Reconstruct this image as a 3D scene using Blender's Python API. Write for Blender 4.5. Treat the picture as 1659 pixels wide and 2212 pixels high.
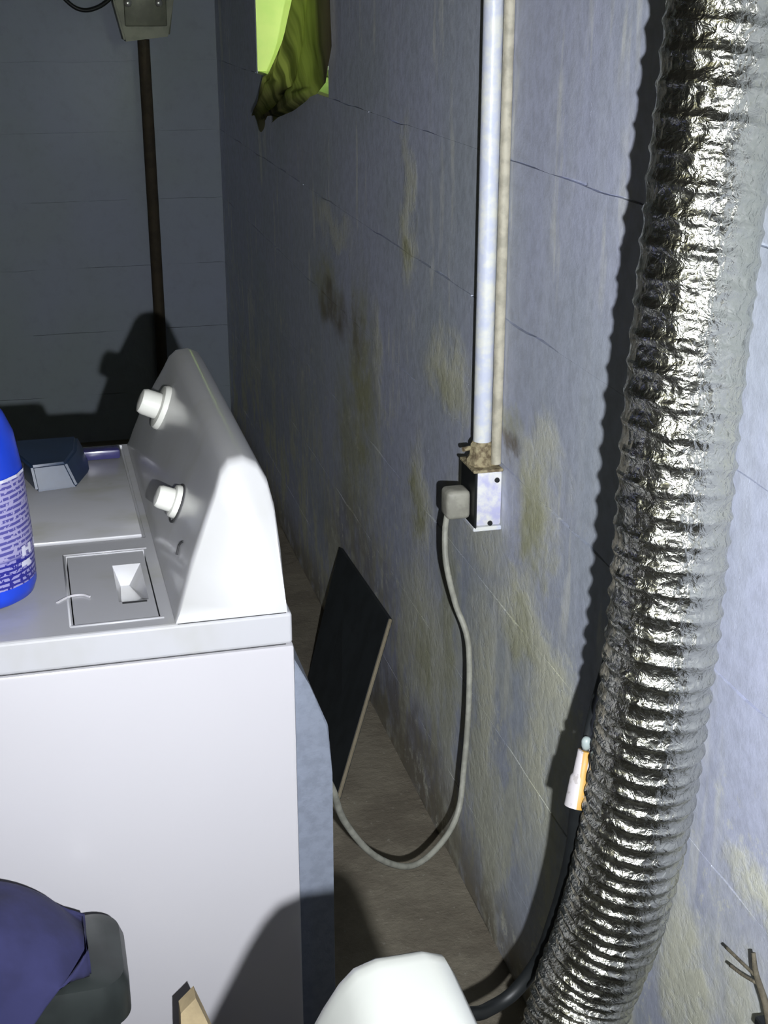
import bpy, bmesh, math, random
from mathutils import Vector, Matrix, noise
random.seed(7)
scn = bpy.context.scene
C = scn.collection
for o in list(bpy.data.objects): bpy.data.objects.remove(o)

# ------------------------------------------------------------------ camera, light, exposure
CAM_H = 1.46
PITCH = math.atan(1136/3000.0)
YAW = math.atan(823/math.hypot(3000, 1136))
cd = bpy.data.cameras.new('camera'); cam = bpy.data.objects.new('camera', cd); C.objects.link(cam)
cam.location = (0, 0, CAM_H)
cam.rotation_euler = (math.pi/2 - PITCH, 0, -YAW)
cd.sensor_fit = 'VERTICAL'; cd.sensor_height = 24.0; cd.lens = 24.0*3000/2212; cd.clip_start = 0.02
scn.camera = cam

w = bpy.data.worlds.new('world'); scn.world = w; w.use_nodes = True
bg = w.node_tree.nodes['Background']; bg.inputs[0].default_value = (0.80, 0.95, 0.62, 1); bg.inputs[1].default_value = 1.1

def light(name, kind, loc, energy, color, target=None, **kw):
    l = bpy.data.lights.new(name, kind); l.energy = energy; l.color = color
    for k, v in kw.items(): setattr(l, k, v)
    o = bpy.data.objects.new(name, l); C.objects.link(o); o.location = loc
    if target is not None:
        o.rotation_euler = (Vector(target)-Vector(loc)).to_track_quat('-Z', 'Y').to_euler()
    return o
# the hand-held flashlight, a little right of and below the lens
light('flashlight', 'SPOT', (0.062, 0.0, 1.385), 150, (0.93, 0.96, 1.0), target=(0.42, 1.85, 0.80),
      spot_size=math.radians(84), spot_blend=1.0, shadow_soft_size=0.0055)
# a dim yellowish bulb under the ceiling further back in the basement
light('ceiling_bulb', 'POINT', (-1.15, -0.35, 2.12), 4.0, (1.0, 0.93, 0.38), shadow_soft_size=0.22)
# daylight on the lawn outside
light('sun', 'SUN', (3, 2, 6), 8.5, (1.0, 0.97, 0.80), target=(2.8, 2.85, 5.8), angle=0.01)

vs = scn.view_settings
vs.view_transform = 'Standard'; vs.look = 'None'; vs.gamma = 1.0; vs.exposure = 0.0; vs.use_curve_mapping = False

# ------------------------------------------------------------------ helpers
def obj(name, bm, mat=None, parent=None, smooth=False, angle=None):
    me = bpy.data.meshes.new(name)
    bmesh.ops.recalc_face_normals(bm, faces=bm.faces)
    bm.to_mesh(me); bm.free()
    if mat: me.materials.append(mat)
    if smooth:
        for p in me.polygons: p.use_smooth = True
        if angle is not None:
            try: me.set_sharp_from_angle(angle=math.radians(angle))
            except Exception: pass
    o = bpy.data.objects.new(name, me); C.objects.link(o)
    if parent: attach(o, parent)
    return o
def attach(o, parent):
    o.parent = parent
    o.matrix_parent_inverse = Matrix.Translation(-parent.location)
def tag(o, label=None, cat=None, group=None, kind=None):
    if label: o['label'] = label
    if cat: o['category'] = cat
    if group: o['group'] = group
    if kind: o['kind'] = kind
    return o
def thing(name, loc, label, cat, group=None):
    o = bpy.data.objects.new(name, None); o.empty_display_size = 0.05
    C.objects.link(o); o.location = loc
    return tag(o, label, cat, group)
def box(bm, x0, x1, y0, y1, z0, z1, bev=0.0, seg=2):
    r = bmesh.ops.create_cube(bm, size=1.0)
    vs_ = r['verts']
    for v in vs_:
        v.co = Vector(((x0+x1)/2+v.co.x*(x1-x0), (y0+y1)/2+v.co.y*(y1-y0), (z0+z1)/2+v.co.z*(z1-z0)))
    if bev > 0:
        es = set(e for v in vs_ for e in v.link_edges)
        bmesh.ops.bevel(bm, geom=list(es), offset=bev, segments=seg, profile=0.5, affect='EDGES')
def newbox(*a, **k):
    bm = bmesh.new(); box(bm, *a, **k); return bm
def catmull(pts, n=10):
    P = [Vector(p) for p in pts]; P = [P[0]*2-P[1]]+P+[P[-1]*2-P[-2]]
    out = []
    for i in range(1, len(P)-2):
        a, b, c, d = P[i-1], P[i], P[i+1], P[i+2]
        for k in range(n):
            t = k/n
            out.append(0.5*((2*b)+(c-a)*t+(2*a-5*b+4*c-d)*t*t+(3*b-a-3*c+d)*t**3))
    out.append(P[-2]); return out
def frames(path):
    T = []
    for i in range(len(path)):
        T.append((path[min(i+1, len(path)-1)]-path[max(i-1, 0)]).normalized())
    n = T[0].orthogonal().normalized(); N = [n]
    for i in range(1, len(path)):
        n = N[-1]-T[i]*N[-1].dot(T[i]); N.append(n.normalized())
    return T, N
def tube(bm, path, rad, seg=12, cap=True):
    path = [Vector(p) for p in path]
    T, N = frames(path); rings = []
    for i, p in enumerate(path):
        r = rad(i) if callable(rad) else rad
        B = T[i].cross(N[i])
        rings.append([bm.verts.new(p+(N[i]*math.cos(2*math.pi*k/seg)+B*math.sin(2*math.pi*k/seg))*r) for k in range(seg)])
    for i in range(len(rings)-1):
        for k in range(seg):
            bm.faces.new((rings[i][k], rings[i][(k+1) % seg], rings[i+1][(k+1) % seg], rings[i+1][k]))
    if cap:
        bm.faces.new(rings[0]); bm.faces.new(list(reversed(rings[-1])))
    return rings
def lathe(bm, prof, seg=32, origin=(0, 0, 0), axis=(0, 0, 1), sx=1.0, sy=1.0):
    q = Vector((0, 0, 1)).rotation_difference(Vector(axis).normalized()); o = Vector(origin); rings = []
    for r, h in prof:
        if r < 1e-6: rings.append([bm.verts.new(o+q @ Vector((0, 0, h)))])
        else: rings.append([bm.verts.new(o+q @ Vector((r*sx*math.cos(2*math.pi*k/seg), r*sy*math.sin(2*math.pi*k/seg), h))) for k in range(seg)])
    for a, b in zip(rings, rings[1:]):
        for k in range(seg):
            l = (k+1) % seg
            if len(a) == 1 and len(b) == 1: continue
            if len(a) == 1: bm.faces.new((a[0], b[k], b[l]))
            elif len(b) == 1: bm.faces.new((a[k], b[0], a[l]))
            else: bm.faces.new((a[k], b[k], b[l], a[l]))
def prism(bm, poly, ext, to3):
    """poly: list of 2D points; ext: (a,b); to3(u,v,w)->Vector"""
    A = [bm.verts.new(to3(u, v, ext[0])) for u, v in poly]; B = [bm.verts.new(to3(u, v, ext[1])) for u, v in poly]
    n = len(poly)
    for i in range(n): bm.faces.new((A[i], A[(i+1) % n], B[(i+1) % n], B[i]))
    bm.faces.new(list(reversed(A))); bm.faces.new(B)
def boolean(o, cutter, op='DIFFERENCE'):
    m = o.modifiers.new('b', 'BOOLEAN'); m.object = cutter; m.operation = op; m.solver = 'EXACT'
    dg = bpy.context.evaluated_depsgraph_get()
    me = bpy.data.meshes.new_from_object(o.evaluated_get(dg)); o.modifiers.remove(m)
    old = o.data; o.data = me; bpy.data.meshes.remove(old); bpy.data.objects.remove(cutter)

# ------------------------------------------------------------------ materials
class N:
    def __init__(s, name):
        s.m = bpy.data.materials.new(name); s.m.use_nodes = True
        s.t = s.m.node_tree; s.b = s.t.nodes['Principled BSDF']; s.out = s.t.nodes['Material Output']
    def new(s, k, **kw):
        n = s.t.nodes.new(k)
        for a, v in kw.items():
            if a.startswith('i_'): n.inputs[int(a[2:]) if a[2:].isdigit() else a[2:].replace('_', ' ')].default_value = v
            else: setattr(n, a, v)
        return n
    def link(s, a, b): s.t.links.new(a, b)
    def math(s, op, a, b=None, clamp=False):
        n = s.t.nodes.new('ShaderNodeMath'); n.operation = op; n.use_clamp = clamp
        for i, v in enumerate((a, b)):
            if v is None: continue
            if hasattr(v, 'is_output'): s.link(v, n.inputs[i])
            else: n.inputs[i].default_value = v
        return n.outputs[0]
    def mix(s, fac, a, b):
        n = s.t.nodes.new('ShaderNodeMix'); n.data_type = 'RGBA'
        for i, v in ((0, fac), (6, a), (7, b)):
            if hasattr(v, 'is_output'): s.link(v, n.inputs[i])
            else: n.inputs[i].default_value = v if i == 0 else (*v, 1)
        return n.outputs[2]
    def ramp(s, f, a, b, lo=0.0, hi=1.0):
        n = s.t.nodes.new('ShaderNodeMapRange'); n.interpolation_type = 'SMOOTHSTEP'
        s.link(f, n.inputs[0]); n.inputs[1].default_value = a; n.inputs[2].default_value = b
        n.inputs[3].default_value = lo; n.inputs[4].default_value = hi
        return n.outputs[0]
    def pos(s): return s.t.nodes.new('ShaderNodeNewGeometry').outputs['Position']
    def mapping(s, v, scale=(1, 1, 1), loc=(0, 0, 0)):
        n = s.t.nodes.new('ShaderNodeMapping'); s.link(v, n.inputs[0]); n.inputs[1].default_value = loc; n.inputs[3].default_value = scale
        return n.outputs[0]
    def noise(s, v, scale, detail=4, rough=0.55, dist=0.0, col=False):
        n = s.t.nodes.new('ShaderNodeTexNoise'); s.link(v, n.inputs['Vector']); n.inputs['Scale'].default_value = scale
        n.inputs['Detail'].default_value = detail; n.inputs['Roughness'].default_value = rough; n.inputs['Distortion'].default_value = dist
        return n.outputs['Color' if col else 'Fac']
    def bump(s, h, strength=0.3, dist=0.01):
        n = s.t.nodes.new('ShaderNodeBump'); n.inputs['Strength'].default_value = strength; n.inputs['Distance'].default_value = dist
        s.link(h, n.inputs['Height']); s.link(n.outputs[0], s.b.inputs['Normal'])
    def base(s, c):
        if hasattr(c, 'is_output'): s.link(c, s.b.inputs['Base Color'])
        else: s.b.inputs['Base Color'].default_value = (*c, 1)
    def rough(s, v): s.b.inputs['Roughness'].default_value = v
    def metal(s, v): s.b.inputs['Metallic'].default_value = v
def simple(name, col, rough=0.5, metal=0.0, var=0.12, scale=30, bump=0.0, coat=0.0, col2=None):
    n = N(name); tc = n.new('ShaderNodeTexCoord').outputs['Object']
    f = n.noise(tc, scale, 4)
    c2 = col2 or tuple(max(0, c*(1-var)) for c in col)
    n.base(n.mix(n.ramp(f, 0.38, 0.66), col, c2)); n.rough(rough); n.metal(metal)
    if bump: n.bump(n.noise(tc, scale*3, 3), bump, 0.003)
    if coat: n.b.inputs['Coat Weight'].default_value = coat; n.b.inputs['Coat Roughness'].default_value = 0.08
    return n.m

def wall_right_material():
    n = N('peeling_painted_block'); P = n.pos()
    warp = n.new('ShaderNodeVectorMath', operation='MULTIPLY_ADD')
    n.link(n.noise(P, 9, 5, 0.65, col=True), warp.inputs[0]); warp.inputs[1].default_value = (0.0, 0.20, 0.20)
    sub = n.new('ShaderNodeVectorMath', operation='ADD'); n.link(P, sub.inputs[0]); sub.inputs[1].default_value = (0, -0.10, -0.10)
    n.link(sub.outputs[0], warp.inputs[2]); V = warp.outputs[0]
    fine = n.noise(P, 42, 6, 0.7)
    mid = n.noise(P, 14, 5, 0.65)
    def patches(lst):
        acc = None
        for (y, z, ry, rz, s) in lst:
            m = n.mapping(V, scale=(0, 1/ry, 1/rz), loc=(0, -y/ry, -z/rz))
            ln = n.new('ShaderNodeVectorMath', operation='LENGTH'); n.link(m, ln.inputs[0])
            f = n.ramp(ln.outputs['Value'], 1.75, 0.35, 0, min(1, s*1.1))
            acc = f if acc is None else n.math('MAXIMUM', acc, f)
        return acc
    paint = n.mix(n.ramp(n.noise(P, 2.2, 3), 0.35, 0.7), (0.62, 0.655, 0.83), (0.56, 0.61, 0.70))
    paint = n.mix(n.ramp(n.noise(n.mapping(P, (1, 26, 2.2)), 1.0, 4), 0.45, 0.75, 0, 0.22), paint, (0.74, 0.78, 0.82))
    # white vertical mineral drips
    dr = n.noise(n.mapping(P, (1, 20, 3.2), (0, 3.1, 0.4)), 1.0, 3)
    dmask = n.math('MULTIPLY', n.ramp(dr, 0.57, 0.67), n.ramp(n.noise(P, 5, 3), 0.42, 0.58))
    col = n.mix(n.math('MULTIPLY', dmask, 0.6), paint, (0.94, 0.95, 0.90))
    # pale efflorescence, growing denser low on the wall
    eff = patches([(2.33, 1.03, .05, .06, .8), (2.33, 1.13, .03, .09, .6), (2.08, .87, .10, .055, .85), (1.66, .87, .07, .035, .6), (1.66, .79, .07, .08, .8),
                   (1.70, .62, .10, .06, .95), (1.60, .58, .08, .06, .9), (1.54, .53, .06, .05, .7), (1.86, .36, .05, .20, .8), (1.62, .42, .06, .14, .8),
                   (2.20, .34, .13, .12, .7), (2.24, .60, .05, .07, .7), (1.80, .15, .05, .16, .6), (1.15, .42, .06, .06, .8), (1.02, .63, .04, .03, .7),
                   (1.02, .50, .05, .04, .6), (2.95, .98, .16, .03, .45), (1.88, .70, .09, .07, .55), (1.55, .40, .05, .2, .5), (2.05, .25, .05, .3, .5), (2.55, .8, .03, .08, .5)])
    eff = n.math('MULTIPLY', eff, n.ramp(fine, 0.30, 0.55, 0.55, 1.15))
    col = n.mix(eff, col, (0.95, 0.95, 0.76))
    low = n.new('ShaderNodeSeparateXYZ'); n.link(P, low.inputs[0])
    lowm = n.math('MULTIPLY', n.ramp(low.outputs[2], 0.75, 0.15), n.ramp(n.noise(n.mapping(P, (1, 1.6, 0.8)), 7, 5, 0.65), 0.45, 0.60))
    col = n.mix(n.math('MULTIPLY', lowm, 0.9), col, (0.80, 0.81, 0.66))
    # olive and brown stains where the paint has gone
    oli = patches([(2.68, .66, .10, .20, .8), (2.80, .52, .10, .14, .6), (1.66, .77, .05, .06, .75), (2.26, .58, .03, .05, .8), (1.70, .59, .05, .05, .5),
                   (2.08, .85, .06, .03, .4), (3.02, .84, .12, .05, .7), (2.33, 1.02, .03, .03, .7), (2.20, .30, .06, .06, .5), (1.80, .88, .05, .03, .6), (2.05, .45, .05, .2, .5)])
    col = n.mix(n.math('MULTIPLY', oli, n.ramp(mid, 0.32, 0.58, 0.45, 1.0)), col, (0.50, 0.50, 0.26))
    bro = patches([(2.95, .80, .12, .045, .8), (2.72, .80, .05, .05, .6), (1.79, .845, .05, .018, .9), (2.30, .08, .30, .10, .7), (2.7, .25, .3, .15, .6)])
    col = n.mix(n.math('MULTIPLY', bro, n.ramp(mid, 0.32, 0.6, 0.3, 0.9)), col, (0.20, 0.16, 0.10))
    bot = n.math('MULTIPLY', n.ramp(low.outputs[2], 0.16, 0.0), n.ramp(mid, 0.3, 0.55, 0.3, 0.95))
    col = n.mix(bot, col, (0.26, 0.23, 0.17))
    fleck = n.math('MULTIPLY', n.ramp(low.outputs[2], 1.0, 0.45, 0.0, 0.75), n.math('MULTIPLY', n.ramp(n.noise(P, 26, 7, 0.78), 0.54, 0.64), n.ramp(n.noise(P, 6, 3), 0.42, 0.60)))
    col = n.mix(fleck, col, (0.90, 0.91, 0.80))
    col = n.mix(n.ramp(fine, 0.35, 0.72, 0, 0.27), col, (0.22, 0.23, 0.24))
    n.base(col); n.rough(0.62)
    h = n.math('ADD', n.math('MULTIPLY', fine, 0.5), n.math('MULTIPLY', eff, 0.6))
    n.bump(h, 0.35, 0.006)
    return n.m
def wall_back_material():
    n = N('grey_painted_block'); P = n.pos()
    c = n.mix(n.ramp(n.noise(n.mapping(P, (1.2, 1, 1.0)), 1.3, 3), 0.35, 0.68), (0.255, 0.285, 0.36), (0.245, 0.285, 0.30))
    c = n.mix(n.ramp(n.noise(P, 22, 5, 0.7), 0.45, 0.8, 0, 0.30), c, (0.16, 0.175, 0.19))
    n.base(c); n.rough(0.6); n.bump(n.noise(P, 50, 4), 0.25, 0.004); return n.m
def floor_material():
    n = N('dirty_concrete'); P = n.pos()
    c = n.mix(n.ramp(n.noise(P, 6, 5, 0.65), 0.35, 0.65), (0.28, 0.25, 0.19), (0.19, 0.165, 0.125))
    c = n.mix(n.ramp(n.noise(P, 60, 4, 0.7), 0.6, 0.75, 0, 0.6), c, (0.55, 0.52, 0.44))
    n.base(c); n.rough(0.85); n.bump(n.noise(P, 45, 5, 0.7), 0.5, 0.008); return n.m
def foil_material():
    n = N('aluminium_foil'); tc = n.new('ShaderNodeTexCoord').outputs['Object']
    cr = n.new('ShaderNodeTexVoronoi', feature='F1'); n.link(n.mapping(tc, (1, 1, 1.7)), cr.inputs['Vector']); cr.inputs['Scale'].default_value = 70
    h = n.math('ADD', n.noise(tc, 120, 3, 0.6, 0.8), n.math('MULTIPLY', cr.outputs['Distance'], 0.55))
    h = n.math('ADD', h, n.math('MULTIPLY', n.noise(tc, 45, 2, 0.5, 0.5), 1.1))
    n.metal(1.0); n.rough(0.25); n.bump(h, 0.42, 0.006)
    n.base((0.50, 0.50, 0.435))  # yellowish tint paints reflected warm light into the foil colour
    # lint and dust settled on the lower stretch facing the washer
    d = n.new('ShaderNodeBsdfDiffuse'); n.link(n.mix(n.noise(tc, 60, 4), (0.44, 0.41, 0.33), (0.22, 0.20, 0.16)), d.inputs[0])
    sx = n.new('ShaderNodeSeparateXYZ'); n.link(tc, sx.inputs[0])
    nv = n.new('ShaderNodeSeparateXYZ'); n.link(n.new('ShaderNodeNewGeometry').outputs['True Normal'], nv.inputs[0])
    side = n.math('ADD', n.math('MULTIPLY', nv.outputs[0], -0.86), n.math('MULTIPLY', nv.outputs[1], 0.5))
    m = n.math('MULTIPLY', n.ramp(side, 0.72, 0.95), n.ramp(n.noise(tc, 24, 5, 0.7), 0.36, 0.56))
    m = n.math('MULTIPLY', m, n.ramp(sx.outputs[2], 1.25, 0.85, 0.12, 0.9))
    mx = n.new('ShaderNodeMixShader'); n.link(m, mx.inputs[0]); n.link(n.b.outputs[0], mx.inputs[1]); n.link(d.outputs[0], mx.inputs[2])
    n.link(mx.outputs[0], n.out.inputs[0]); return n.m
def cloth_curtain_material():
    n = N('olive_curtain_cloth'); P = n.pos()
    d = n.new('ShaderNodeBsdfDiffuse'); d.inputs[0].default_value = (0.018, 0.022, 0.012, 1)
    t = n.new('ShaderNodeBsdfTranslucent')
    n.link(n.mix(n.ramp(n.noise(n.mapping(P, (1, 7, 1.2)), 2.0, 3), 0.35, 0.65), (0.32, 0.265, 0.15), (0.075, 0.062, 0.035)), t.inputs[0])
    a = n.new('ShaderNodeAddShader'); n.link(d.outputs[0], a.inputs[0]); n.link(t.outputs[0], a.inputs[1]); n.link(a.outputs[0], n.out.inputs[0])
    return n.m
def enamel_material(name, col, dirty=0.0, top=False):
    n = N(name); P = n.pos()
    c = n.mix(n.ramp(n.noise(P, 3, 3), 0.35, 0.7, 0, 0.5), col, tuple(x*0.95 for x in col))
    sp = n.ramp(n.noise(P, 34, 3, 0.5), 0.74, 0.80, 0, 0.35)
    c = n.mix(sp, c, (0.26, 0.25, 0.22))
    if dirty:
        c = n.mix(n.ramp(n.noise(n.mapping(P, (7, 12, 5)), 1.0, 4), 0.48, 0.72, 0, dirty), c, (0.28, 0.27, 0.19))
    n.base(c); n.rough(0.28); n.b.inputs['Coat Weight'].default_value = 0.25; n.b.inputs['Coat Roughness'].default_value = 0.1
    n.bump(n.noise(P, 90, 2), 0.03, 0.002); return n.m

M = dict(
    wallR=wall_right_material(), wallB=wall_back_material(), floor=floor_material(), foil=foil_material(), curtain=cloth_curtain_material(),
    white=enamel_material('white_enamel', (0.44, 0.43, 0.452)), deck=enamel_material('soiled_white_enamel', (0.42, 0.42, 0.44), 0.55),
    panel=enamel_material('console_enamel', (0.44, 0.44, 0.445), 0.25),
    dryer=enamel_material('dryer_enamel', (0.225, 0.23, 0.215)), hookrust=simple('dark_rust', (0.15, 0.13, 0.09), 0.85, 0.0, 0.4, 90, 0.4),  # dryer: white enamel coloured darker to offset the close flashlight
    whiteplastic=simple('white_plastic', (0.66, 0.66, 0.61), 0.35, var=0.05), seam=simple('dark_seam', (0.03, 0.03, 0.032), 0.8),
    galv=simple('galvanised_steel', (0.20, 0.225, 0.28), 0.55, 0.2, 0.15, 90, 0.15),
    conduit=simple('painted_conduit', (0.66, 0.70, 0.84), 0.4, 0.0, scale=38, col2=(0.84, 0.85, 0.80), bump=0.2),
    beige=simple('beige_pipe', (0.60, 0.56, 0.44), 0.6, 0.0, 0.3, 45, 0.3),
    boxpaint=simple('lavender_box_paint', (0.58, 0.58, 0.82), 0.5, 0.0, scale=48, col2=(0.86, 0.86, 0.84), bump=0.3),
    rust=simple('rust', (0.42, 0.36, 0.22), 0.85, 0.0, scale=120, col2=(0.16, 0.12, 0.07), bump=0.5),
    dark=simple('black_plastic', (0.012, 0.014, 0.015), 0.5, 0.0, 0.3),
    plug=simple('grey_plug', (0.40, 0.39, 0.33), 0.5, 0.0, 0.25, 60), cord=simple('grey_cord', (0.40, 0.40, 0.34), 0.5, 0.0, 0.3, 50),
    board=simple('dark_slate_board', (0.024, 0.030, 0.034), 0.8, 0.0, 0.3, 20), boardedge=simple('board_edge', (0.30, 0.26, 0.18), 0.8),
    blue=simple('blue_plastic', (0.008, 0.045, 0.50), 0.32, 0.0, 0.25, 18), slate=simple('slate_blue_plastic', (0.018, 0.034, 0.07), 0.35, 0.0, 0.25, 25),
    purple=simple('violet_plastic', (0.04, 0.038, 0.12), 0.25, 0.0, 0.2),
    navy=simple('navy_cloth', (0.026, 0.027, 0.092), 0.95, 0.0, 0.35, 14, 0.5), bin=simple('black_bin', (0.024, 0.029, 0.028), 0.42, 0.0, 0.3, 30),
    wood=simple('pale_wood', (0.42, 0.33, 0.19), 0.75, 0.0, 0.3, 25, 0.3), pipe=simple('brown_pipe', (0.045, 0.034, 0.018), 0.8, 0.0, 0.3, 30),
    utility=simple('grey_green_metal', (0.20, 0.21, 0.15), 0.5, 0.2, 0.3, 20), screw=simple('steel_screw', (0.75, 0.75, 0.70), 0.3, 0.8, 0.1),
    plain=simple('plain_basement_paint', (0.42, 0.44, 0.46), 0.8), ceiling=simple('dark_joists', (0.16, 0.13, 0.10), 0.9),
    frame=simple('window_frame_paint', (0.80, 0.82, 0.72), 0.5),
    grass=simple('lawn_green', (0.62, 0.86, 0.17), 0.95, 0.0, scale=9, col2=(0.50, 0.80, 0.16)),
    tip=simple('pale_tip', (0.34, 0.40, 0.39), 0.4),
)

# ------------------------------------------------------------------ the setting
WX, BY, PROUD = 0.64, 4.64, 0.006
CH, CL, Z0 = 0.215, 0.43, 1.241 - 6*0.215      # course height, block length, first joint
WIN = (2.961, 3.868, 1.241, 1.671)             # window opening in the right-hand wall (y0,y1,z0,z1)
ZC = 2.32
def struct(name, bm, mat, label=None, cat=None):
    o = obj(name, bm, mat); o['kind'] = 'structure'
    return tag(o, label, cat)
floor = struct('floor', newbox(-3.2, WX, -2.7, BY, -0.12, 0.0), M['floor'], 'dirty brown grey concrete basement floor', 'floor')
bm = bmesh.new()
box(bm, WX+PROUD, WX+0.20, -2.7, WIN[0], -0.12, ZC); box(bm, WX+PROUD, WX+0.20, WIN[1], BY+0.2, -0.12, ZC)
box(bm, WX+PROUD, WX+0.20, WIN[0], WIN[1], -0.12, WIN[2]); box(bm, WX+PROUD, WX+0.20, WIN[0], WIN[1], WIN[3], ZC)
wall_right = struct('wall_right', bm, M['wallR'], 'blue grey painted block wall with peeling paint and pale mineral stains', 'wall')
wall_back = struct('wall_back', newbox(-3.2, WX+PROUD, BY+PROUD, BY+0.2, -0.12, ZC), M['wallB'], 'dim grey painted block wall at the far end', 'wall')
struct('wall_left', newbox(-3.4, -3.2, -2.7, BY+0.2, -0.12, ZC), M['plain'], 'plain grey basement wall out on the left', 'wall')
struct('wall_front', newbox(-3.4, WX+0.2, -2.9, -2.7, -0.12, ZC), M['plain'], 'plain grey basement wall behind the viewpoint', 'wall')
struct('ceiling', newbox(-3.4, WX+0.2, -2.9, BY+0.2, ZC, ZC+0.12), M['ceiling'], 'dark basement ceiling above the laundry corner', 'ceiling')

mesh_cache = {}
def block_mesh(L, Hh, axis, mat, seed):
    """one painted block; its long edges wander so the filled joint opens only in places"""
    key = (round(L, 3), round(Hh, 3), axis, seed)
    if key in mesh_cache: return mesh_cache[key]
    bm = bmesh.new(); n_ = 14; amp = .0075 if axis == 'R' else .009
    def gap(t, k_): return max(.00015, (noise.noise((t*L*9+seed*7.3, k_*5.1+seed, L))-.12)*amp)
    poly = [(-L/2+L*k_/n_, -Hh/2+gap(k_/n_, 0)) for k_ in range(n_+1)] + [(L/2-L*k_/n_, Hh/2-gap(1-k_/n_, 1)) for k_ in range(n_+1)]
    poly = [(max(-L/2+.0001, min(L/2-.0001, u)), v_) for u, v_ in poly]
    prism(bm, poly, (0, .03), (lambda u, v_, w_: Vector((w_, u, v_))) if axis == 'R' else (lambda u, v_, w_: Vector((u, w_, v_))))
    me = bpy.data.meshes.new('block'); bmesh.ops.recalc_face_normals(bm, faces=bm.faces); bm.to_mesh(me); bm.free(); me.materials.append(mat)
    mesh_cache[key] = me; return me
def put_block(L, Hh, axis, mat, loc, parent):
    o = bpy.data.objects.new('block', block_mesh(L, Hh, axis, mat, random.randrange(7))); C.objects.link(o); o.location = loc; attach(o, parent)
rows = range(0, 11)
for r in rows:
    za = max(0.0, Z0+r*CH); zb = min(ZC, Z0+(r+1)*CH)
    if zb-za < 0.03: continue
    # right wall
    y = 0.25 - (CL/2 if r % 2 else 0)
    while y < BY-0.02:
        a, b = max(0.25, y), min(BY, y+CL)
        spans = [(a, b)]
        if zb > WIN[2]+0.01 and za < WIN[3]-0.01:
            spans = []
            if a < WIN[0]: spans.append((a, min(b, WIN[0])))
            if b > WIN[1]: spans.append((max(a, WIN[1]), b))
        for a2, b2 in spans:
            if b2-a2 > 0.03: put_block(b2-a2, zb-za, 'R', M['wallR'], (WX, (a2+b2)/2, (za+zb)/2), wall_right)
        y += CL
    x = WX - CL*5 - (CL/2 if r % 2 else 0)
    while x < WX-0.02:
        a, b = x, min(WX-0.001, x+CL)
        if b-a > 0.03: put_block(b-a, zb-za, 'B', M['wallB'], ((a+b)/2, BY, (za+zb)/2), wall_back)
        x += CL

# window with the lawn outside
bm = bmesh.new(); y0, y1, z0, z1 = WIN
for a in ((y0, y0+.028, z0, z1), (y1-.028, y1, z0, z1), (y0, y1, z0, z0+.022), (y0, y1, z1-.028, z1)):
    box(bm, WX+.13, WX+.17, *a, bev=.003, seg=1)
win = struct('window_1', bm, M['frame'], 'small basement window half hidden by an olive cloth, bright green outside', 'window')
n = N('window_glass'); n.base((0.9, 1.0, 0.88)); n.rough(0.05); n.b.inputs['Transmission Weight'].default_value = 1.0; n.b.inputs['IOR'].default_value = 1.1
obj('pane', newbox(WX+.147, WX+.151, y0+.026, y1-.026, z0+.02, z1-.026), n.m, win)
M['green_light'] = simple('painted_green_daylight', (0.80, 0.92, 0.36), 0.7, 0.0, scale=12, col2=(0.72, 0.88, 0.32))  # green daylight painted into the colour of the pale reveal and sill
obj('window_sill', newbox(WX+.002, WX+.128, y0+.001, y1-.001, z0-.002, z0+.006, bev=.002, seg=1), M['green_light'], win)
obj('reveal', newbox(WX+.001, WX+.13, y1-.008, y1-.0005, z0+.006, z1-.001), M['green_light'], win)
bm = bmesh.new()
g = [[bm.verts.new((WX+.2+u*0.25, 0.5+v*0.5, 1.18+min(2.2, 0.02*u*u*1.0+0.05*u)+0.02*noise.noise((u*.7, v*.9, 0)))) for v in range(30)] for u in range(14)]
for i in range(13):
    for j in range(29): bm.faces.new((g[i][j], g[i][j+1], g[i+1][j+1], g[i+1][j]))
struct('ground', bm, M['grass'], 'sunlit yellow green lawn outside the basement window', 'lawn')

# olive cloth stuffed in the window
def interp(tab, z):
    for (za, a), (zb, b) in zip(tab, tab[1:]):
        if za >= z >= zb: t = (za-z)/(za-zb); return a+(b-a)*t
    return tab[0][1] if z > tab[0][0] else tab[-1][1]
XC = 0.622; k = XC/0.6
zz = lambda z: CAM_H+(z-CAM_H)*k
far_edge = [(1.68, 3.05), (zz(1.432), 3.11*k), (zz(1.341), 3.27*k), (zz(1.255), 3.49*k), (zz(1.151), 3.632*k)]
near_edge = [(1.68, 2.875), (zz(1.435), 2.764*k+.01), (zz(1.351), 2.769*k), (zz(1.28), 2.83*k), (zz(1.235), 2.98*k), (zz(1.203), 3.13*k), (zz(1.172), 3.33*k), (zz(1.151), 3.42*k)]
bm = bmesh.new(); R, S = 70, 44; g = []
zt, zb = 1.66, zz(1.151)
for i in range(R+1):
    t = i/R; row = []
    for j in range(S+1):
        s = j/S; z = zt+(zb-zt)*t
        zl = z + (0.02*math.sin(s*9)+.012*math.sin(s*21))*max(0, t-.6)/.4
        ya, yb = interp(near_edge, zl), interp(far_edge, zl); y = ya+(yb-ya)*s
        fold = 0.010*math.sin(s*13+t*1.6+.8*noise.noise((t*3, 1, 2)))+0.003*math.sin(s*29+t*2.0)+.005*noise.noise((s*4, t*3, 3))
        row.append(bm.verts.new((XC-0.006+fold-(0.01 if z < WIN[2] else 0), y, zl)))
    g.append(row)
for i in range(R):
    for j in range(S): bm.faces.new((g[i][j], g[i][j+1], g[i+1][j+1], g[i+1][j]))
cur = obj('window_cloth', bm, M['curtain'], smooth=True)
tag(cur, 'crumpled olive green cloth hanging in the basement window', 'curtain')

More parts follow.
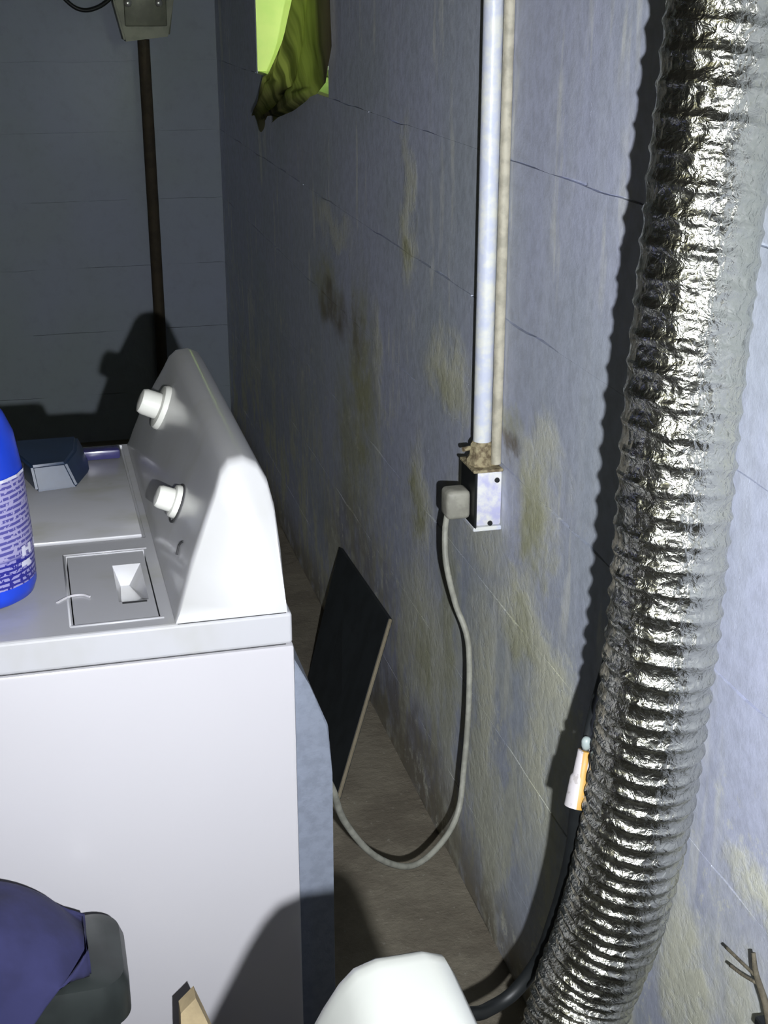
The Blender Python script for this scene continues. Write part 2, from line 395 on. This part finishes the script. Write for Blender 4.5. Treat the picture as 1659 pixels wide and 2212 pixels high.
# ------------------------------------------------------------------ washing machine
WASHER_PROFILE = [(.105, .8975), (.112, .920), (.124, .955), (.140, .992), (.151, 1.016), (.158, 1.034), (.166, 1.043), (.180, 1.045),
                  (.193, 1.038), (.202, 1.022), (.207, .998), (.210, .960), (.212, .8975)]
DRYER_PROFILE = [(.052, .896), (.068, .930), (.086, .970), (.104, 1.008), (.112, 1.022), (.119, 1.030), (.130, 1.034), (.152, 1.034),
                 (.162, 1.030), (.167, 1.020), (.170, .998), (.172, .960), (.173, .896)]
def console_mesh(prof, y0, y1, taper0, taper1):
    """swept console housing whose two ends lean inwards and are rounded over"""
    zlo, zhi = .896, max(z for x, z in prof); cx = sum(x for x, z in prof)/len(prof)
    bm = bmesh.new(); rings = []
    def ring(y, ins, tp):
        out = []
        for x, z in prof:
            t = (z-zlo)/(zhi-zlo); g_ = min(1, t/.25)
            out.append(bm.verts.new((cx+(x-cx)*(1-ins*0.05*g_), y+tp*t**1.3, z-ins*.006*g_)))
        return out
    e = 0.009
    for a, ins in ((0, 1), (.25*e, .55), (.6*e, .2), (e, .04), (1.6*e, 0)): rings.append(ring(y0+a, ins, taper0))
    for q in range(1, 8):
        rings.append(ring(y0+1.6*e+(y1-y0-3.2*e)*q/8, 0, taper0*(1-q/8)-taper1*q/8))
    for a, ins in ((1.6*e, 0), (e, .04), (.6*e, .2), (.25*e, .55), (0, 1)): rings.append(ring(y1-a, ins, -taper1))
    n_ = len(prof)
    for a, b in zip(rings, rings[1:]):
        for i in range(n_): bm.faces.new((a[i], a[(i+1) % n_], b[(i+1) % n_], b[i]))
    bm.faces.new(rings[0]); bm.faces.new(list(reversed(rings[-1])))
    return bm
def knob(name, parent, p, axis, skirt_r, cap_r, cap_h, bar=False):
    bm = bmesh.new(); lathe(bm, [(0, -.002), (skirt_r, -.002), (skirt_r, .003), (skirt_r*.94, .006), (cap_r*1.05, .007), (cap_r*1.05, .005), (0, .005)], 36, p, axis)
    k_ = obj(name, bm, M['whiteplastic'], parent, True, 40)
    bm = bmesh.new(); lathe(bm, [(cap_r, .005), (cap_r*.97, cap_h*.8), (cap_r*.85, cap_h*.95), (cap_r*.5, cap_h), (0, cap_h)], 32, p, axis)
    obj('knob_cap', bm, M['whiteplastic'], k_, True, 50)
    return k_
def machine_body(name, y0, y1, x0, x1, label, cat):
    t = thing(name, ((x0+x1)/2, (y0+y1)/2, 0), label, cat)
    bm = newbox(x0+.004, x1, y0+.0015, y1-.003, .025, .8605, bev=.004)
    obj('cabinet', bm, M['white'], t, True, 35)
    obj('seam', newbox(x0+.012, x1-.008, y0+.005, y1-.010, .856, .866), M['seam'], t)
    for fx in (x0+.05, x1-.05):
        for fy in (y0+.05, y1-.05):
            bm = bmesh.new(); lathe(bm, [(0, 0), (.02, 0), (.02, .02), (.012, .026), (0, .026)], 16, (fx, fy, 0)); obj('foot', bm, M['dark'], t, True, 40)
    return t
wy0, wy1 = 1.20, 1.775
washer = machine_body('washing_machine', wy0, wy1, -.42, .2185, 'white top-loading washing machine with two knobs on its sloping console', 'washing machine')
deck = obj('top_deck', newbox(-.425, .2165, wy0, wy1, .8625, .896, bev=.0035, seg=3), M['deck'])
cut = obj('cut', newbox(.0112, .0928, 1.2232, 1.3968, .872, .92))
boolean(deck, cut)
cut = obj('cut', newbox(-.40, .098, 1.432, 1.768, .8935, .92)); boolean(deck, cut)
for p in deck.data.polygons: p.use_smooth = False
attach(deck, washer)
# lid in its shallow recess, with a front lip
bm = newbox(-.397, .095, 1.436, 1.765, .8936, .8990, bev=.0022, seg=2)
obj('lid', bm, M['deck'], washer, True, 35)
# dispenser door: raised rim, sunk finger notch
bm = bmesh.new()
xs = [.0125, .057, .086, .0915]; ys = [1.2245, 1.268, 1.362, 1.3955]; zt = .8952
vg = [[bm.verts.new((x, y, zt)) for y in ys] for x in xs]
lo = {}
for i in range(3):
    for j in range(3):
        if i == 1 and j == 1: continue
        bm.faces.new((vg[i][j], vg[i+1][j], vg[i+1][j+1], vg[i][j+1]))
b = [bm.verts.new(c) for c in ((.060, 1.282, .8875), (.083, 1.282, .8875), (.073, 1.358, .873), (.064, 1.358, .873))]
tq = [vg[1][1], vg[2][1], vg[2][2], vg[1][2]]
for i in range(4): bm.faces.new((tq[i], tq[(i+1) % 4], b[(i+1) % 4], b[i]))
bm.faces.new(b)
ring = [vg[0][0], vg[1][0], vg[2][0], vg[3][0], vg[3][1], vg[3][2], vg[3][3], vg[2][3], vg[1][3], vg[0][3], vg[0][2], vg[0][1]]
dn = [bm.verts.new((v.co.x, v.co.y, .876)) for v in ring]
for i in range(12): bm.faces.new((ring[i], ring[(i+1) % 12], dn[(i+1) % 12], dn[i]))
door = obj('dispenser_door', bm, M['deck'], washer)
obj('notch_slot', newbox(.060, .084, 1.262, 1.2655, .8945, .8957), M['seam'], door)
bm = bmesh.new()
rr = [(.0085, 1.2195), (.096, 1.2195), (.096, 1.4005), (.0085, 1.4005)]
tube(bm, [Vector((x, y, .8958)) for x, y in ((.0085, 1.2195), (.096, 1.2195))], .0016, 8); tube(bm, [Vector((x, y, .8958)) for x, y in ((.0085, 1.4005), (.096, 1.4005))], .0014, 8)
tube(bm, [Vector((x, y, .8956)) for x, y in ((.0085, 1.2195), (.0085, 1.4005))], .0011, 8)
obj('dispenser_rim', bm, M['deck'], washer, True)
con = obj('console', console_mesh(WASHER_PROFILE, wy0-.0005, wy1-.008, .035, .085), M['panel'], washer, True, 50)
obj('console_seam', newbox(.107, .211, wy0+.0012, wy1-.02, .8955, .8980), M['seam'], washer)
fn = Vector((-.92, 0, .40))
knob('timer_knob', washer, (.140, 1.60, .992), fn, .027, .016, .030)
k1 = knob('selector_knob', washer, (.1275, 1.352, .963), fn, .0175, .0125, .024)
bm = bmesh.new(); lathe(bm, [(.019, 0), (.021, 0), (.021, .0012), (.019, .0012), (.019, 0)], 36, (.1272, 1.350, .9622), fn); obj('dial_ring', bm, M['seam'], washer)
bm = bmesh.new(); tube(bm, catmull([(.1165, 1.276, .936), (.1195, 1.279, .944), (.1215, 1.273, .950), (.1230, 1.267, .953)], 5), .0012, 6)
obj('scuff_mark', bm, M['seam'], washer)
# rear service cover in bare steel, seen in profile behind the cabinet
bm = bmesh.new()
prism(bm, [(.218, .05), (.258, .05), (.258, .700), (.2545, .756), (.236, .805), (.218, .842)], (wy0+.02, wy1-.03), lambda u, v, w_: Vector((u, w_, v)))
bmesh.ops.bevel(bm, geom=list(bm.edges), offset=.002, segments=1, affect='EDGES')
obj('rear_cover', bm, M['galv'], washer)
bm = bmesh.new(); tube(bm, catmull([(.030, 1.285, .8965), (.022, 1.292, .8965), (.010, 1.290, .8965), (-.002, 1.278, .8965)], 5), .0012, 6)
obj('scratch', bm, M['white'], washer)

# slate-blue plastic tray on the lid
tray = thing('plastic_tray', (.01, 1.66, .899), 'dark slate blue plastic tray on washer lid beside console', 'tray')
bm = bmesh.new()
bot = [(-.014, 1.598), (.034, 1.606), (.052, 1.660), (.052, 1.722), (-.030, 1.722), (-.030, 1.660)]
top = [(-.018, 1.607), (.022, 1.612), (.036, 1.660), (.040, 1.715), (-.036, 1.715), (-.036, 1.662)]
A = [bm.verts.new((x, y, .8993)) for x, y in bot]; B = [bm.verts.new((x, y, .930)) for x, y in top]
for i in range(6): bm.faces.new((A[i], A[(i+1) % 6], B[(i+1) % 6], B[i]))
bm.faces.new(list(reversed(A))); bm.faces.new(B)
bmesh.ops.bevel(bm, geom=list(bm.edges), offset=.003, segments=2, affect='EDGES')
obj('tray_body', bm, M['slate'], tray, True, 40)
obj('tray_flange', newbox(.036, .092, 1.702, 1.722, .8993, .912, bev=.003), M['purple'], tray, True, 40)

# blue detergent bottle
bx, by, bz = -.076, 1.318, .8965
bot_t = thing('detergent_bottle', (bx, by, bz), 'bright blue detergent bottle with lavender printed label on washer top', 'bottle')
bm = bmesh.new()
prof = [(0, 0), (.046, 0), (.054, .005), (.057, .014), (.0565, .06), (.053, .13), (.048, .165), (.040, .185), (.024, .205), (.017, .212), (.017, .235), (0, .235)]
lathe(bm, prof, 48, (bx, by, bz)); obj('bottle_body', bm, M['blue'], bot_t, True, 50)
bm = bmesh.new(); lathe(bm, [(.0185, .214), (.0205, .214), (.0205, .250), (.019, .253), (0, .253)], 32, (bx, by, bz)); obj('bottle_cap', bm, M['whiteplastic'], bot_t, True, 40)
n = N('printed_label'); tc = n.new('ShaderNodeTexCoord').outputs['Object']
sp = n.new('ShaderNodeSeparateXYZ'); n.link(tc, sp.inputs[0])
wv = n.math('FRACT', n.math('MULTIPLY', n.math('ADD', sp.outputs[2], n.math('MULTIPLY', n.noise(tc, 60, 2), .002)), 190.0))
brk = n.noise(n.mapping(tc, (240, 240, 190)), 1.0, 2)
ln = n.math('MULTIPLY', n.math('GREATER_THAN', wv, 0.45), n.math('GREATER_THAN', brk, 0.44))
upper = n.ramp(sp.outputs[2], .945, .95)
colu = n.mix(ln, (0.26, 0.245, 0.40), (0.06, 0.055, 0.22)); cold = n.mix(ln, (0.015, 0.015, 0.18), (0.22, 0.21, 0.40))
n.base(n.mix(upper, cold, colu)); n.rough(0.4)
bm = bmesh.new(); rows_ = []
for i in range(13):
    h = .022+.108*i/12; r = (.0565+(.053-.0565)*max(0, (h-.06)/.07)) + .0006
    rows_.append([bm.verts.new((bx+r*math.cos(a), by+r*math.sin(a), bz+h)) for a in [math.radians(-150+165*k/30) for k in range(31)]])
for i in range(12):
    for k in range(30): bm.faces.new((rows_[i][k], rows_[i][k+1], rows_[i+1][k+1], rows_[i+1][k]))
lab = obj('bottle_label', bm, n.m, bot_t, True)
M['print'] = simple('white_print', (0.48, 0.48, 0.58), 0.5)
def curved_strip(h0, h1, a0, a1, name):
    bm = bmesh.new(); A, B = [], []
    for k in range(9):
        a = math.radians(a0+(a1-a0)*k/8); r = .0582-.0035*max(0, (h0-.06)/.07)
        A.append(bm.verts.new((bx+r*math.cos(a), by+r*math.sin(a), bz+h0))); B.append(bm.verts.new((bx+r*math.cos(a), by+r*math.sin(a), bz+h1)))
    for k in range(8): bm.faces.new((A[k], A[k+1], B[k+1], B[k]))
    obj(name, bm, M['print'], lab)
curved_strip(.128, .131, -150, 10, 'label_stripe')
for (h0, h1, a0, a1) in ((.050, .060, -38, -32), (.050, .060, -27, -22), (.054, .057, -33, -26), (.052, .061, -14, -8), (.040, .045, -40, -26), (.038, .042, -32, -24)):
    curved_strip(h0, h1, a0, a1, 'print_mark')

# ------------------------------------------------------------------ dryer in the foreground (far end of its console shows)
dy1 = .535
dryer = machine_body('clothes_dryer', dy1-.60, dy1, -.46, .185, 'white clothes dryer in the foreground, rounded end of its console showing', 'clothes dryer')
obj('top_deck', newbox(-.465, .187, dy1-.60, dy1, .8625, .896, bev=.005, seg=3), M['deck'], dryer, True, 35)
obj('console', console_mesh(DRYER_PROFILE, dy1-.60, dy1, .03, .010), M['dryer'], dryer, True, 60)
bm = bmesh.new(); lathe(bm, [(.050, 0), (.057, 0), (.057, .03), (.050, .03), (.050, 0)], 32, (.185, .30, .13), (1, 0, 0)); obj('exhaust_collar', bm, M['galv'], dryer, True, 40)

# ------------------------------------------------------------------ foil exhaust duct
dpts = [(.575, 1.10, 2.30), (.572, 1.095, 1.95), (.566, 1.085, 1.65), (.558, 1.073, 1.45), (.546, 1.057, 1.344), (.535, 1.044, 1.234), (.524, 1.030, 1.119), (.515, 1.014, .956),
        (.510, 1.012, .866), (.507, 1.017, .767), (.499, 1.027, .660), (.489, 1.036, .585), (.466, 1.040, .495), (.410, .985, .345), (.345, .83, .225), (.285, .58, .150), (.240, .36, .130), (.190, .30, .130)]
path = catmull(dpts, 60)
L = [0.0]
for a, b in zip(path, path[1:]): L.append(L[-1]+(b-a).length)
total = L[-1]; step = .0024; res = []; i = 0; s = 0.0
while s < total:
    while L[i+1] < s: i += 1
    t = (s-L[i])/(L[i+1]-L[i]); res.append(path[i].lerp(path[i+1], t)); s += step
T, Nn = frames(res); SEG = 88; RD = .0488
bm = bmesh.new(); rings = []; ph = 0.0
for i, p in enumerate(res):
    f = min(1, max(0, (p.z-.55)/.65)); pitch = .0135+.0115*f      # squeezed lower down, stretched at the top
    ph += step/pitch; B = T[i].cross(Nn[i]); ringv = []
    for k in range(SEG):
        a = 2*math.pi*k/SEG; u = (ph+k/SEG) % 1.0                   # helical wire
        rib = math.exp(-((min(u, 1-u))/.13)**2)*(.0026-.0008*f) - (.0018-.0010*f)*math.sin(math.pi*u)**2
        q = (math.cos(a)*4.2, math.sin(a)*4.2, i*step*95)
        cr = noise.noise(q)*.0013 + noise.noise((q[0]*2.7, q[1]*2.7, q[2]*1.9))*.0008
        rad = RD+rib+cr*(1-.6*math.exp(-((min(u, 1-u))/.13)**2))
        ringv.append(bm.verts.new(p+(Nn[i]*math.cos(a)+B*math.sin(a))*rad))
    rings.append(ringv)
for a, b in zip(rings, rings[1:]):
    for k in range(SEG): bm.faces.new((a[k], a[(k+1) % SEG], b[(k+1) % SEG], b[k]))
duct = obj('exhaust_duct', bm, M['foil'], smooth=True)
tag(duct, 'shiny crinkled silver foil dryer duct running down the wall', 'duct')

# ------------------------------------------------------------------ conduit, outlet box, plug and cords
ox = .598; oy = 1.80
cond = thing('electrical_conduit', (.618, oy+.02, .84), 'pale painted metal conduit rising from outlet box on block wall', 'conduit')
bm = bmesh.new(); tube(bm, [(.617, oy+.03, .835), (.617, oy+.03, 1.2), (.617, oy+.03, 1.7), (.617, oy+.03, 2.32)], .0135, 24); obj('pipe', bm, M['conduit'], cond, True, 60)
bm = bmesh.new(); lathe(bm, [(.0, 0), (.023, 0), (.023, .010), (.019, .014), (.0175, .032), (.0145, .036), (0, .036)], 8, (.617, oy+.03, .806)); obj('connector', bm, M['rust'], cond)
bm = bmesh.new(); lathe(bm, [(0, 0), (.0035, 0), (.0035, .012), (0, .012)], 10, (.598, oy+.03, .832), (-1, -.4, 0)); obj('set_screw', bm, M['rust'], cond)
bm = bmesh.new(); tube(bm, [(.632, oy+.010, .812), (.632, oy+.010, 1.3), (.632, oy+.010, 2.32)], .0074, 14)
tag(obj('thin_pipe', bm, M['beige'], smooth=True, angle=60), 'thin beige stained pipe close beside the pale conduit', 'pipe')
outlet = thing('outlet_box', (.62, oy+.03, .76), 'lavender painted metal outlet box with rusty edges on block wall', 'outlet')
obj('box_shell', newbox(.601, .639, oy, oy+.062, .720, .803, bev=.003, seg=2), M['boxpaint'], outlet, True, 35)
obj('cover_plate', newbox(.597, .601, oy-.003, oy+.065, .716, .807, bev=.0015, seg=1), M['dark'], outlet)
obj('bottom_lip', newbox(.596, .639, oy-.003, oy+.064, .713, .7195, bev=.001, seg=1), M['conduit'], outlet)
obj('top_lip', newbox(.594, .639, oy-.004, oy+.064, .8035, .808, bev=.001, seg=1), M['rust'], outlet)
for (sx, sz) in ((.631, .790), (.622, .724)):
    bm = bmesh.new(); lathe(bm, [(0, 0), (.004, 0), (.0035, .002), (0, .0022)], 12, (sx, oy-.0003, sz), (0, -1, 0)); obj('knockout', bm, M['dark'], outlet)
plug = thing('power_plug', (.58, oy+.03, .75), 'grey plug with drooping cord pushed into the outlet box', 'plug')
bm = newbox(.560, .5965, oy+.012, oy+.048, .728, .772, bev=.007, seg=3); obj('plug_body', bm, M['plug'], plug, True, 40)
pc = [(.566, oy+.030, .734), (.562, oy+.028, .705), (.560, oy+.012, .660), (.572, oy+.002, .600), (.586, oy-.020, .545), (.583, oy-.040, .455), (.573, oy-.056, .360), (.556, oy-.080, .288), (.513, 1.680, .262),
      (.457, 1.631, .272), (.389, 1.566, .345), (.334, 1.508, .446), (.301, 1.443, .548), (.256, 1.40, .63)]
bm = bmesh.new(); tube(bm, catmull(pc, 10), .0046, 10); obj('cord', bm, M['cord'], plug, True)

# black appliance cord with its warning sleeve, beside the duct
cords = thing('appliance_cord', (.35, 1.05, .45), 'thick black appliance cord hanging between duct and wall, white orange tag', 'cord')
pp = [(.634, 1.36, .93), (.60, 1.29, .88), (.555, 1.20, .845), (.507, 1.127, .813), (.478, 1.081, .790), (.466, 1.063, .752), (.466, 1.067, .712), (.470, 1.081, .666), (.474, 1.103, .612), (.473, 1.124, .551),
      (.466, 1.144, .485), (.439, 1.148, .441), (.402, 1.135, .435), (.353, 1.09, .465), (.29, .92, .50), (.24, .70, .48), (.190, .45, .44)]
cpth = catmull(pp, 10)
bm = bmesh.new(); tube(bm, cpth, lambda i: .0040 if cpth[i].z > .735 and i < 65 else .0078, 14); obj('cable', bm, M['dark'], cords, True)
n = N('warning_sleeve'); tc = n.new('ShaderNodeTexCoord').outputs['Object']; sp = n.new('ShaderNodeSeparateXYZ'); n.link(tc, sp.inputs[0])
ax = n.math('SUBTRACT', sp.outputs[0], n.math('MULTIPLY', n.math('SUBTRACT', sp.outputs[2], .752), .22))
stripe = n.math('MULTIPLY', n.ramp(ax, .4615, .4623), n.ramp(ax, .4680, .4670))
blot = n.ramp(n.noise(tc, 160, 2), .60, .66)
c = n.mix(stripe, (0.52, 0.49, 0.50), (0.45, 0.25, 0.04)); c = n.mix(n.math('MULTIPLY', blot, .5), c, (0.25, 0.22, 0.2)); n.base(c); n.rough(.5)
a, b = Vector((.474, 1.072, .780)), Vector((.4625, 1.060, .727))
bm = bmesh.new(); d = (b-a).normalized(); lathe(bm, [(.0055, 0), (.0082, .0006), (.0092, .024), (.0112, .027), (.0125, (b-a).length), (.0085, (b-a).length+.0003)], 20, a, d); obj('warning_sleeve', bm, n.m, cords, True, 40)
bm = bmesh.new(); lathe(bm, [(0, -.006), (.0035, -.005), (.0048, -.001), (.0048, .005), (.003, .008), (0, .009)], 14, (.470, 1.064, .791), (-.1, -.2, 1)); obj('cord_tip', bm, M['tip'], cords, True)

# rusty wire hook on the wall, lower right
hook = thing('wire_hook', (.63, .925, .55), 'rusty upright rod with two thin prongs on block wall', 'hook')
bm = bmesh.new(); tube(bm, catmull([(.612, .925, .545), (.607, .930, .570), (.603, .945, .593), (.602, .952, .612)], 6), lambda i: .0042-.00012*i, 10); obj('rod', bm, M['hookrust'], hook, True)
bm = bmesh.new(); tube(bm, catmull([(.603, .948, .590), (.601, .970, .588), (.600, .998, .584)], 5), .0016, 8); obj('prong', bm, M['hookrust'], hook, True)
bm = bmesh.new(); tube(bm, catmull([(.603, .944, .584), (.601, .965, .577), (.600, .987, .571)], 5), .0016, 8); obj('prong', bm, M['hookrust'], hook, True)
obj('clip', newbox(.603, .6395, .905, .940, .540, .549, bev=.0015, seg=1), M['dark'], hook)

# ------------------------------------------------------------------ things in the gap and against the walls
# dark board leaning on the block wall
ld = thing('leaning_board', (.53, 2.5, 0), 'dark slate board leaning against block wall behind the washer', 'board')
A, B = Vector((.6375, 2.415, .285)), Vector((.6375, 2.86, .262)); Cc, Dd = Vector((.490, 2.245, .002)), Vector((.535, 2.74, .002))
nrm = (B-A).cross(Cc-A).normalized(); nrm = nrm if nrm.x < 0 else -nrm; th = nrm*.010
bm = bmesh.new(); v = [bm.verts.new(p) for p in (A, B, Dd, Cc)]; v2 = [bm.verts.new(p+th) for p in (A, B, Dd, Cc)]
bm.faces.new(v2); bm.faces.new(list(reversed(v)))
for i in range(4): bm.faces.new((v[i], v[(i+1) % 4], v2[(i+1) % 4], v2[i]))
obj('panel', bm, M['board'], ld)
bm = bmesh.new(); tube(bm, [A+th*.5, Cc+th*.5], .004, 8); obj('edge_strip', bm, M['boardedge'], ld)

# black bin with a navy cloth over it, beside the washer
hb = thing('laundry_bin', (-.15, 1.02, 0), 'black plastic bin standing against the washer side', 'bin')
bm = bmesh.new()
def rr_ring(cx, cy, hx, hy, r, z, m=8):
    out = []
    for (sx, sy, a0) in ((1, 1, 0), (-1, 1, 90), (-1, -1, 180), (1, -1, 270)):
        for k_ in range(m+1):
            a = math.radians(a0+90*k_/m); out.append(bm.verts.new((cx+sx*(hx-r)+r*math.cos(a), cy+sy*(hy-r)+r*math.sin(a), z)))
    return out
bcx, bcy = -.165, 1.094
lv = [(.165, .035, .02, .0), (.186, .048, .025, .55), (.188, .050, .025, .575), (.197, .058, .028, .580), (.197, .058, .028, .612), (.193, .055, .026, .624), (.180, .046, .02, .628)]
rs = [rr_ring(bcx, bcy, *q) for q in lv]
for a_, b_ in zip(rs, rs[1:]):
    m_ = len(a_)
    for k_ in range(m_): bm.faces.new((a_[k_], a_[(k_+1) % m_], b_[(k_+1) % m_], b_[k_]))
bm.faces.new(rs[0]); bm.faces.new(list(reversed(rs[-1])))
obj('bin_body', bm, M['bin'], hb, True, 40)
# cloth: folded over the top of the bin, its hem slanting across the near side
bm = bmesh.new(); U_, V_ = 46, 40; g = []
for i in range(U_+1):
    x = -.372+.370*i/U_; e_ = max(0, (x+.11)/.108); fall = .058*e_**2.0; row = []
    hem = .672 if x > -.002 else .672+(x+.002)*1.0
    hem = max(.40, hem-.004)
    cs = [(1.157, .600), (1.160, .640), (1.150, .678-fall*.8), (1.120, .700-fall), (1.080, .707-fall), (1.045, .698-fall), (1.022, .670-fall*.6), (1.014, min(.645, hem+.012)), (1.012, hem)]
    cs = [(1.085+(y_-1.085)*(1-.38*e_**2.5), z_) for y_, z_ in cs]
    pth = catmull([Vector((x, y_, z_)) for y_, z_ in cs], 5)
    for v_, p in enumerate(pth):
        q = noise.noise((p.x*14, p.y*14, p.z*14))*.007+noise.noise((p.x*38, p.y*38, p.z*38))*.0025
        row.append(bm.verts.new((p.x+q*.4, p.y-abs(q)*.5, p.z+q)))
    g.append(row)
for i in range(U_):
    for j in range(len(g[0])-1): bm.faces.new((g[i][j], g[i][j+1], g[i+1][j+1], g[i+1][j]))
rt_ = g[-1]; bm.faces.new(rt_)
cl = obj('draped_cloth', bm, M['navy'], smooth=True)
md = cl.modifiers.new('thick', 'SOLIDIFY'); md.thickness = .003
tag(cl, 'dark navy blue cloth heaped over the black bin', 'cloth')

# pale wooden stake leaning on the washer
bm = bmesh.new(); lean = .13
prism(bm, [(.077, .555), (.092, .568), (.100, .545), (.118, .49), (.132, .0), (.072, .0), (.074, .49)], (0, .018), lambda u, v_, w_: Vector((u, 1.072+(v_-.565)*lean*1.2+w_, v_)))
st = obj('wooden_stake', bm, M['wood']); tag(st, 'pale brown wooden stake leaning against the white washer side', 'stake')

# utility box, pipe and wire on the far wall
ub = thing('utility_box', (.41, 4.6, 1.29), 'grey green metal utility box mounted high on the far wall', 'utility box')
bm = bmesh.new()
prism(bm, [(.345, 1.300), (.485, 1.315), (.502, 1.42), (.502, 1.62), (.320, 1.62), (.318, 1.42)], (4.545, 4.638), lambda u, v_, w_: Vector((u, w_, v_)))
bmesh.ops.bevel(bm, geom=list(bm.edges), offset=.006, segments=2, affect='EDGES')
obj('box_shell', bm, M['utility'], ub, True, 35)
obj('box_cover', newbox(.350, .478, 4.535, 4.547, 1.345, 1.60, bev=.004), M['utility'], ub, True, 35)
for sx in (.362, .455):
    bm = bmesh.new(); lathe(bm, [(0, 0), (.012, 0), (.010, .006), (0, .007)], 16, (sx, 4.536, 1.412), (0, -1, 0)); obj('cover_screw', bm, M['screw'], ub, True)
bm = bmesh.new(); tube(bm, [(.408, 4.60, 1.305), (.408, 4.60, .9), (.408, 4.60, .0)], .0185, 14)
tag(obj('drop_pipe', bm, M['pipe'], smooth=True, angle=60), 'dark brown pipe dropping from utility box on far wall', 'pipe')
bm = bmesh.new(); tube(bm, catmull([(.10, 4.60, 1.56), (.150, 4.58, 1.46), (.195, 4.57, 1.407), (.235, 4.57, 1.391), (.280, 4.575, 1.402), (.322, 4.585, 1.43)], 8), .0062, 8)
tag(obj('hanging_wire', bm, M['dark'], smooth=True), 'thin black wire looping down beside the utility box', 'wire')
